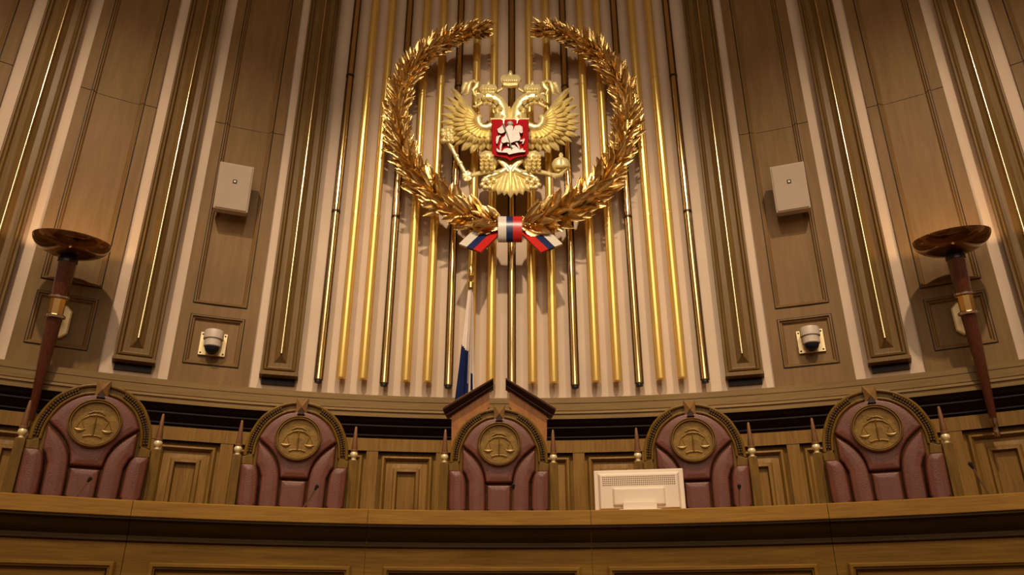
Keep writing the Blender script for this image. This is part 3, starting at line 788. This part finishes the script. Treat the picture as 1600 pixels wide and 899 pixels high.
for i in range(NR):
    for j in range(NC):
        k = (j+1) % NC; t = i/NR; a_ = 2*pi*(j+.5)/NC; zz = vs[i*NC+j].z
        x = vs[i*NC+j].x-p0.x
        zb_ = onY(737, 538, YF).z-1.25*max(0, (x+.085))
        if x > -.005: zb_ = onY(737, 585, YF).z-(.25 if x > .035 else (.6 if x < .012 else 0))
        mi = 1 if zz < zb_ else 0
        if zz < zt-1.5: mi = 2
        m.add([vs[i*NC+j], vs[i*NC+k], vs[(i+1)*NC+k], vs[(i+1)*NC+j]], [(0, 1, 2, 3)], mi)
m.build('cloth', [M_FW, M_FB, M_FR], fl, angle=180)

# ------------------------------------------------------------------ judges' bench
bn = thing('judges_bench', (0, CD+RD, 0), 'long curved wooden judges\' bench across the bottom of the picture', 'bench')
TB = 41; seams = [-36.3, -22.63, -9.03, 4.99, 19.19, 33.2]
edges = [-TB]+seams+[TB]
def segs(prof, name, mat, gap=.003, ang=30):
    m = MB(); g = math.degrees(gap/RD)
    for a, b in zip(edges[:-1], edges[1:]): sweep(m, D, prof, a+g/2, b-g/2, max(6, int((b-a)*1.5)))
    return m.build(name, mat, bn, angle=ang)
segs([(0.0, .650), (.006, .656), (.60, .656), (.60, .60), (.03, .600), (.03, .567), (.004, .567), (0, .571)], 'worktop', M_TOP)
sweep_p = [(.012, .566), (.012, .555), (.022, .549), (.034, .546), (.044, .53), (.062, .505), (.085, .485), (.098, .474), (.098, .462), (.084, .458), (.084, .446), (.10, .440), (.22, .44), (.22, .566)]
segs(sweep_p, 'cornice', M_BDARK)
segs([(.108, .439), (.108, -1.25), (.22, -1.25), (.22, .439)], 'front_board', M_BENCH)
segs([(.08, -1.249), (.08, -1.12), (.10, -1.10), (.107, -1.09), (.107, -1.249)], 'plinth', M_BENCH)
pans = [(-34.9, -22.98-.9), (-21.25, -9.85), (-7.9, 4.25), (5.95, 18.2), (19.85, 32.3)]
pans[0] = (-35.2, -23.0)
for a, b in pans:
    m = MB()
    panel(m, D, RD, a, b, -.95, .333, [(0, .085), (.008, .078), (.022, .078), (.028, .09), (.035, .092), (.05, .105), (.052, .109)], n=10, base=.11)
    m.build('front_panel', M_BENCH, bn, angle=25)
    m = MB(); dg = lambda x: math.degrees(x/RD)
    for q in (0,):
        z1 = .333-.034; z0 = -.95+.034; a1, b1 = a+dg(.034), b-dg(.034)
        cslab(m, D, a1, b1, z1-.008, z1, .0905, .107, 10); cslab(m, D, a1, b1, z0, z0+.008, .0905, .107, 10)
        cslab(m, D, a1, a1+dg(.008), z0, z1, .0905, .107, 1); cslab(m, D, b1-dg(.008), b1, z0, z1, .0905, .107, 1)
    m.build('panel_bead', M_DARK, bn, smooth=False)

# ------------------------------------------------------------------ chairs
DC = CD+RD+.85        # distance of the chair backs on the centre line
K0 = 799.5-780
ZD = DAIS
def CP(px, py, y=0.0):      # a point measured on the central chair, in the chair's own space
    q = onY(px+K0, py, DC+y); return Vector((q.x, y, q.z-ZD))
from mathutils.geometry import delaunay_2d_cdt
def pad(m, pts, y0, th, ins=2.2):
    P2 = [Vector((p[0], p[1])) for p in pts]; n = len(P2)
    def inside(x, y):
        c = False
        for i in range(n):
            a, b = P2[i], P2[i-1]
            if (a.y > y) != (b.y > y) and x < (b.x-a.x)*(y-a.y)/(b.y-a.y)+a.x: c = not c
        return c
    def dist(x, y):
        best = 1e9; p = Vector((x, y))
        for i in range(n):
            a, b = P2[i-1], P2[i]; ab = b-a; t = max(0, min(1, (p-a).dot(ab)/max(ab.length_squared, 1e-9))); best = min(best, (p-a-ab*t).length_squared)
        return sqrt(best)
    x0, x1 = min(p.x for p in P2), max(p.x for p in P2); ys0, ys1 = min(p.y for p in P2), max(p.y for p in P2)
    pv = list(P2); y = ys0+.3; r = 0
    while y < ys1:
        st = 1.5 if y < 800 else 9.0
        x = x0+.2+(st/2 if r % 2 else 0)
        while x < x1:
            if inside(x, y) and dist(x, y) > .45: pv.append(Vector((x, y)))
            x += st
        y += st*.9; r += 1
    vo, _, fo, _, _, _ = delaunay_2d_cdt(pv, [], [list(range(n))], 1, 1e-4)
    vs = []
    for v in vo:
        d = dist(v.x, v.y); u = min(1, d/ins); h = sqrt(max(0, 1-(1-u)**2)); h = h*.88+.12*min(1, d/(ins*3.5))
        q = CP(v.x, v.y, 0); vs.append(Vector((q.x, y0-th*h, q.z)))
    m.add(vs, [tuple(f) for f in fo])
def dens(pts, k=3, closed=True):
    n = len(pts); out = []
    for i in range(n if closed else n-1):
        a, b = pts[i], pts[(i+1) % n]
        L_ = sqrt((a[0]-b[0])**2+(a[1]-b[1])**2); q = max(1, int(L_/k))
        for j in range(q): out.append((a[0]+(b[0]-a[0])*j/q, a[1]+(b[1]-a[1])*j/q))
    if not closed: out.append(pts[-1])
    return out
def smooth_curve(pts, n=5):
    out = []
    for i in range(len(pts)-1):
        p0 = Vector(pts[max(i-1, 0)]); p1 = Vector(pts[i]); p2 = Vector(pts[i+1]); p3 = Vector(pts[min(i+2, len(pts)-1)])
        for j in range(n):
            t = j/n; q = 0.5*((2*p1)+(p2-p0)*t+(2*p0-5*p1+4*p2-p3)*t*t+(-p0+3*p1-3*p2+p3)*t*t*t); out.append((q.x, q.y))
    out.append(tuple(pts[-1])); return out
XC = 779.5
mx = lambda p: (2*XC-p[0], p[1])
YBOT = 872
arch = smooth_curve([(704, 724), (705.5, 705), (711, 687), (722, 667), (737, 653), (755, 643.5), (XC, 638.5)], 5)
def build_chair():
    r = thing('judge_chair', (0, 0, 0), 'x', 'chair', 'judges\' leather chairs')
    parts = []
    def B(m, nm, mat, par=None, **k):
        o = m.build(nm, mat, par or r, local=True, **k); TREE.setdefault((par or r).name, []).append(o.name); return o
    # back board with arch
    half = [(688, YBOT), (688, 726), (699, 726)]+arch
    out = half+[mx(p) for p in reversed(half[:-1])]
    m = MB(); n = len(out)
    q = [CP(*p) for p in out]
    loft(m, [[Vector((v.x, .055, v.z)) for v in q], [Vector((v.x, 0, v.z)) for v in q]])
    B(m, 'back_frame', M_CHAIR, smooth=False)
    # raised arch moulding (outer rim and inner rim)
    m = MB()
    full = arch+[mx(p) for p in reversed(arch[:-1])]
    def shrink(p, d):
        v = Vector(p)-Vector((XC, 714)); return (XC+v.x*(1-d/v.length), 714+v.y*(1-d/v.length))
    tube(m, [CP(*shrink(p, 1.5))+Vector((0, -.008, 0)) for p in full], .012, 8)
    tube(m, [CP(*shrink(p, 12.5))+Vector((0, -.008, 0)) for p in full], .010, 8)
    B(m, 'arch_moulding', M_CHAIR)
    # garlands
    for s in (0, 1):
        m = MB(); g = [shrink(p, 6.8) for p in arch[2:-7]]
        g = [(mx(p) if s else p) for p in g]
        g = dens(g, 2.6, False)
        for i, p in enumerate(g):
            c = CP(*p)
            for dx in (-1, 1):
                pp = g[min(i+1, len(g)-1)]; qq = g[max(i-1, 0)]
                t_ = Vector((pp[0]-qq[0], pp[1]-qq[1])).normalized(); nn = Vector((-t_.y, t_.x))*dx*1.9
                c = CP(p[0]+nn.x, p[1]+nn.y); ball(m, (c.x, -.012, c.z), .0095, n=6, k=4)
        B(m, 'garland', M_GARL)
    # keystone
    m = MB()
    ks = [(770.5, 634), (779.5, 640), (788.5, 634), (787.5, 650), (788, 660), (771, 660), (771.5, 650)]
    ks2 = [CP(*p) for p in ks]
    cc = CP(779.5, 650)
    loft(m, [[Vector((v.x, .05, v.z)) for v in ks2], [Vector((v.x, -.035, v.z)) for v in ks2]], cap1=False)
    n = len(ks2); vv = [Vector((v.x, -.035, v.z)) for v in ks2]+[Vector((cc.x, -.07, cc.z))]
    m.add(vv, [(i, (i+1) % n, n) for i in range(n)])
    B(m, 'keystone', M_KEY, smooth=False)
    m = MB(); kk = [CP(774, 661), CP(779.5, 652.5), CP(785, 661)]
    loft(m, [[Vector((v.x, -.03, v.z)) for v in kk], [Vector((v.x, -.075, v.z)) for v in kk]])
    B(m, 'keystone_drop', M_PDARK, smooth=False)
    # posts with finials
    for s in (0, 1):
        f = (lambda p: mx(p)) if s else (lambda p: p)
        a, b = CP(*f((688, 724))), CP(*f((701, 724))); x0, x1 = sorted((a.x, b.x)); zt_ = a.z
        m = MB(); box(m, (x0, -.035, 0), (x1, .06, zt_)); B(m, 'post', M_CHAIR, smooth=False, bevel=.004)
        c = CP(*f((694.5, 715)))
        m = MB(); lathe(m, (c.x, .0, zt_), (0, 0, 1), [(.018, 0), (.018, .012), (.013, .016)], 16)
        ball(m, (c.x, 0, c.z), .0285, n=20, k=12)
        fb = B(m, 'finial_ball', M_IVORY)
        t_ = CP(*f((695.5, 671)))
        m = MB(); h = t_.z-c.z-.024
        lathe(m, (c.x, 0, c.z+.022), (0, 0, 1), [(.026, 0), (.026, .012), (.021, .016), (.0225, .022), (.008, h-.005), (.004, h)], 16)
        B(m, 'finial_cone', M_CONE)
        # carved shoulder between post and pad
        m = MB(); pts = [f(p) for p in ((702, 726), (716, 722), (718, 737), (702, 737))]
        qq = [CP(*p) for p in pts]; loft(m, [[Vector((v.x, .0, v.z)) for v in qq], [Vector((v.x, -.02, v.z)) for v in qq]])
        B(m, 'shoulder', M_CHAIR, smooth=False, bevel=.004)
    # pads
    top = smooth_curve([(722.5, 697), (730, 683), (740, 671), (754, 661), (768, 656.3), (XC, 655)], 4)
    wl = smooth_curve([(758.5, 757), (756, 742), (750, 727), (739, 713), (722.5, 699.5)], 4)
    hs = top+[mx(p) for p in reversed(top[:-1])]
    hs = hs+[mx(p) for p in reversed(wl)]
    hs = hs+wl[:-1]
    m = MB(); pad(m, dens(hs, 6), 0, .055, 2.6); B(m, 'head_pad', M_LEATH, angle=80)
    for s in (0, 1):
        f = (lambda p: mx(p)) if s else (lambda p: p)
        wp = [(722, 702)]+list(reversed(smooth_curve([(759, YBOT), (759.5, 800), (759, 765), (756.5, 745), (750, 730), (738.5, 716), (722, 702)], 4)))[1:]+[(731, YBOT), (731, 800), (731, 757), (727, 745), (722, 738)]
        m = MB(); pad(m, [f(p) for p in dens(wp, 7)], 0, .075, 3.0); B(m, 'wing_pad', M_LEATH, angle=80)
        bl = [(701.5, 740), (704, 738), (717, 738)]+smooth_curve([(721, 739), (726, 745), (729, 757), (730, 775), (730, 810)], 3)+[(730, YBOT), (701, YBOT)]
        m = MB(); pad(m, [f(p) for p in dens(bl, 7)], 0, .11, 3.0); B(m, 'side_bolster', M_LEATH, angle=80)
    m = MB(); pad(m, dens([(760.5, 759.5), (798.5, 759.5), (798.5, YBOT), (760.5, YBOT)], 7), 0, .062, 2.4); B(m, 'lumbar_pad', M_LEATH, angle=80)
    # medallion
    c = CP(XC, 697.5); R_ = (CP(XC+34.5, 697.5)-c).length; Rz = abs(CP(XC, 697.5-33.5).z-CP(XC, 697.5+33.5).z)/2; R_ = (R_+Rz)/2
    m = MB(); lathe(m, (c.x, -.056, c.z), (0, -1, 0), [(R_*.5, 0), (R_*.8, .006), (R_*.88, .008)], 48, cap0=False); md = B(m, 'medallion', M_MEDAL)
    m = MB(); lathe(m, (c.x, -.046, c.z), (0, -1, 0), [(R_, 0), (R_, .032), (R_*.985, .042), (R_*.955, .047), (R_*.925, .040), (R_*.915, .034), (R_*.90, .042), (R_*.875, .042), (R_*.85, .022), (R_*.845, .015)], 56, cap0=False, cap1=False)
    B(m, 'medallion_ring', M_MRING, angle=50)
    # scales of justice on the medallion
    m = MB(); y = -.065; q = lambda u, v: Vector((c.x+u*R_, y, c.z+v*R_))
    tube(m, [q(0, -.5), q(0, .3), q(0, .42)], [.012, .008, .01], 8, flat=.6)
    tube(m, [q(-.5, .12), q(-.25, .3), q(0, .34), q(.25, .3), q(.5, .12)], [.005, .008, .01, .008, .005], 8)
    tube(m, [q(-.3, .38), q(-.12, .48), q(.12, .48), q(.3, .38)], .007, 8)
    for s_ in (-1, 1):
        mp = MB()
        tube(m, [q(s_*.5, .12), q(s_*.66, -.26)], .003, 6); tube(m, [q(s_*.5, .12), q(s_*.34, -.26)], .003, 6)
        tube(mp, [q(s_*.5-.19, -.26), q(s_*.5-.1, -.31), q(s_*.5, -.325), q(s_*.5+.1, -.31), q(s_*.5+.19, -.26)], [.004, .010, .013, .010, .004], 8)
        sp_ = mp.build('scale_pan', M_SCALE, md, local=True); TREE.setdefault(md.name, []).append(sp_.name)
    tube(m, [q(-.35, -.56), q(-.15, -.5), q(.15, -.5), q(.35, -.56)], .008, 8)
    sc = m.build('scales_relief', M_MEDAL, md, local=True); TREE.setdefault(md.name, []).append(sc.name)
    # seat, arms and legs
    xw = CP(701, 760).x
    m = MB(); box(m, (xw+.01, -.50, .38), (-xw-.01, -.0, .49)); B(m, 'seat', M_LEATH, smooth=False, bevel=.03)
    m = MB(); box(m, (xw, -.49, .32), (-xw, .0, .379)); B(m, 'seat_rail', M_CHAIR, smooth=False, bevel=.004)
    for s in (-1, 1):
        m = MB(); x = s*(abs(xw)-.03); lathe(m, (x, -.45, 0), (0, 0, 1), [(.018, 0), (.022, .02), (.018, .05), (.034, .22), (.034, .33)], 14); B(m, 'front_leg', M_CHAIR)
        xo = s*(abs(xw)+.015)
        m = MB(); box(m, (min(xo-.03, xo+.03), -.38, .68), (max(xo-.03, xo+.03), -.03, .712)); box(m, (xo-.02, -.38, .33), (xo+.02, -.34, .68)); B(m, 'armrest', M_CHAIR, smooth=False, bevel=.006)
    return r
chair0 = build_chair()
RC = DC-CD
spec = [(-25.85, 'oxblood leather judge\'s chair at the far left, under the left torch'),
        (-13.95, 'oxblood leather judge\'s chair between the far left chair and the central gabled one'),
        (-0.82, 'central judge\'s chair with a split gabled pediment rising behind its arched back'),
        (11.95, 'oxblood leather judge\'s chair partly hidden behind the cream monitor'),
        (23.05, 'oxblood leather judge\'s chair at the far right, under the right torch')]
central = None
for i, (th, lb) in enumerate(spec):
    o = chair0 if i == 0 else dup(chair0)
    t = radians(th); o.location = (RC*sin(t), CD+RC*cos(t), ZD); o.rotation_euler = (0, 0, -t); o['label'] = lb
    if i == 2: central = o
# pediment of the central chair
def C(m, nm, mat, **k): return m.build(nm, mat, central, local=True, **k)
ROOTM[central.name] = Matrix.Identity(4)
YP = .075
def CPs(px, py, y): v = CP(px, py, y); return v
for s in (0, 1):
    f = (lambda p: mx(p)) if s else (lambda p: p)
    m = MB(); pts = [f(p) for p in ((705, 840), (705, 647), (764, 610), (764, 636), (752, 650), (752, 840))]
    q = [CP(*p, YP) for p in pts]
    loft(m, [[Vector((v.x, YP+.04, v.z)) for v in q], [Vector((v.x, YP, v.z)) for v in q]]); C(m, 'pediment_board', M_PEDI, smooth=False)
    m = MB()
    # raking cornice: profile swept along the slope
    a, b = CP(*f((692, 643)), YP), CP(*f((770, 596.5)), YP)
    d = (b-a); dn = Vector((-d.z, 0, d.x)).normalized()
    if dn.z < 0: dn = -dn
    prof = [(.05, -.066), (-.02, -.066), (-.03, -.05), (-.03, -.044), (-.05, -.03), (-.075, -.018), (-.085, -.012), (-.085, 0), (.05, 0)]
    def end(p, cutv):
        return [Vector((p.x+dn.x*h*cutv, YP+y_, p.z+dn.z*h)) for y_, h in prof]
    loft(m, [end(a, 1), end(b, -.0 if 1 else 1)])
    C(m, 'pediment_cornice', M_PDARK, smooth=False)
    m = MB(); a2, b2 = a+dn*.001, b+dn*.001
    tube(m, [Vector((a.x, YP-.085, a.z)), Vector((b.x, YP-.085, b.z))], .005, 6); C(m, 'cornice_bead', M_CONE)

# ------------------------------------------------------------------ monitor
q0 = oncyl(1000, 790, CD, RD+.20); tm = math.atan2(q0.x, q0.y-CD)
mo = thing('computer_monitor', (q0.x, q0.y, EZ+.656), 'cream flat monitor seen from behind, standing on the bench', 'monitor', rz=-tm+radians(-1.0))
ROOTM[mo.name] = Matrix.Identity(4)
hw = .285; zt_ = onY(1000, 734, q0.y).z-(EZ+.656)
m = MB(); box(m, (-hw, .0, .012), (hw, .03, zt_)); m.build('bezel', M_MON, mo, local=True, smooth=False, bevel=.006)
m = MB()
def lt(m, r0, y0, r1, y1):
    (a, b, c, d), (e_, f_, g, h) = r0, r1
    loft(m, [[Vector((a, y0, b)), Vector((c, y0, b)), Vector((c, y0, d)), Vector((a, y0, d))], [Vector((e_, y1, f_)), Vector((g, y1, f_)), Vector((g, y1, h)), Vector((e_, y1, h))]])
lt(m, (-hw+.025, .02, hw-.025, zt_-.018), 0.0, (-hw+.04, .03, hw-.04, zt_-.036), -.03)
m.build('back_cover', M_MON, mo, local=True, smooth=False, bevel=.004)
m = MB()
for i in range(38):
    for j in range(5):
        x = -.225+.45*i/37; z = zt_-.05-j*.0125
        box(m, (x-.0035, -.0312, z-.0035), (x+.0035, -.029, z+.0035))
m.build('vent_holes', M_MONH, mo, local=True, smooth=False)
m = MB(); lt(m, (-.17, .04, .165, .160), -.028, (-.158, .05, .153, .150), -.05); m.build('rear_bulge', M_MON, mo, local=True, smooth=False, bevel=.006)
m = MB(); box(m, (-.105, -.085, .006), (.105, -.052, .062)); m.build('stand_neck', M_MON, mo, local=True, smooth=False, bevel=.004)
m = MB(); box(m, (-.13, -.13, 0), (.13, .10, .012)); m.build('stand_foot', M_MON, mo, local=True, smooth=False, bevel=.004)
m = MB(); box(m, (-hw+.015, .0295, .035), (hw-.015, .032, zt_-.02)); m.build('screen', M_BLACK, mo, local=True, smooth=False)

# ------------------------------------------------------------------ gooseneck microphones
for (tx, ty), (bx, by), lb in (((143, 746), (112, 775), 'gooseneck microphone on the bench in front of the far left chair'),
                       ((497, 758), (470, 789), 'gooseneck microphone on the bench in front of the second chair from the left'),
                       ((802, 756), (801, 797), 'gooseneck microphone on the bench in front of the central gabled chair'),
                       ((1155, 757), (1154.5, 791), 'gooseneck microphone on the bench right of the cream monitor'),
                       ((1514, 722), (1549, 771), 'gooseneck microphone on the bench right of the far right chair')):
    pb = oncyl(bx, by, CD, RD+.30); base = Vector((pb.x, pb.y, EZ+.656))
    tip = oncyl(tx, ty, CD, RD+.24)
    r = thing('gooseneck_microphone', base, lb, 'microphone', 'gooseneck microphones on the bench')
    m = MB(); lathe(m, base, (0, 0, 1), [(.045, 0), (.045, .006), (.035, .012), (.012, .018), (.008, .03)], 20); m.build('base', M_MIC, r)
    mid = base.lerp(tip, .55)+Vector((0, 0, -.005)); d = (tip-base)
    m = MB(); tube(m, [base+Vector((0, 0, .01)), mid, base.lerp(tip, .85)], .0055, 8); m.build('stem', M_MICS, r)
    m = MB(); dn = d.normalized(); e0 = base.lerp(tip, .82); l_ = (tip-e0).length
    lathe(m, e0, dn, [(.006, 0), (.009, .008), (.0105, l_*.5), (.0125, l_*.62), (.012, l_*.85), (.005, l_)], 14); m.build('capsule', M_MIC, r)
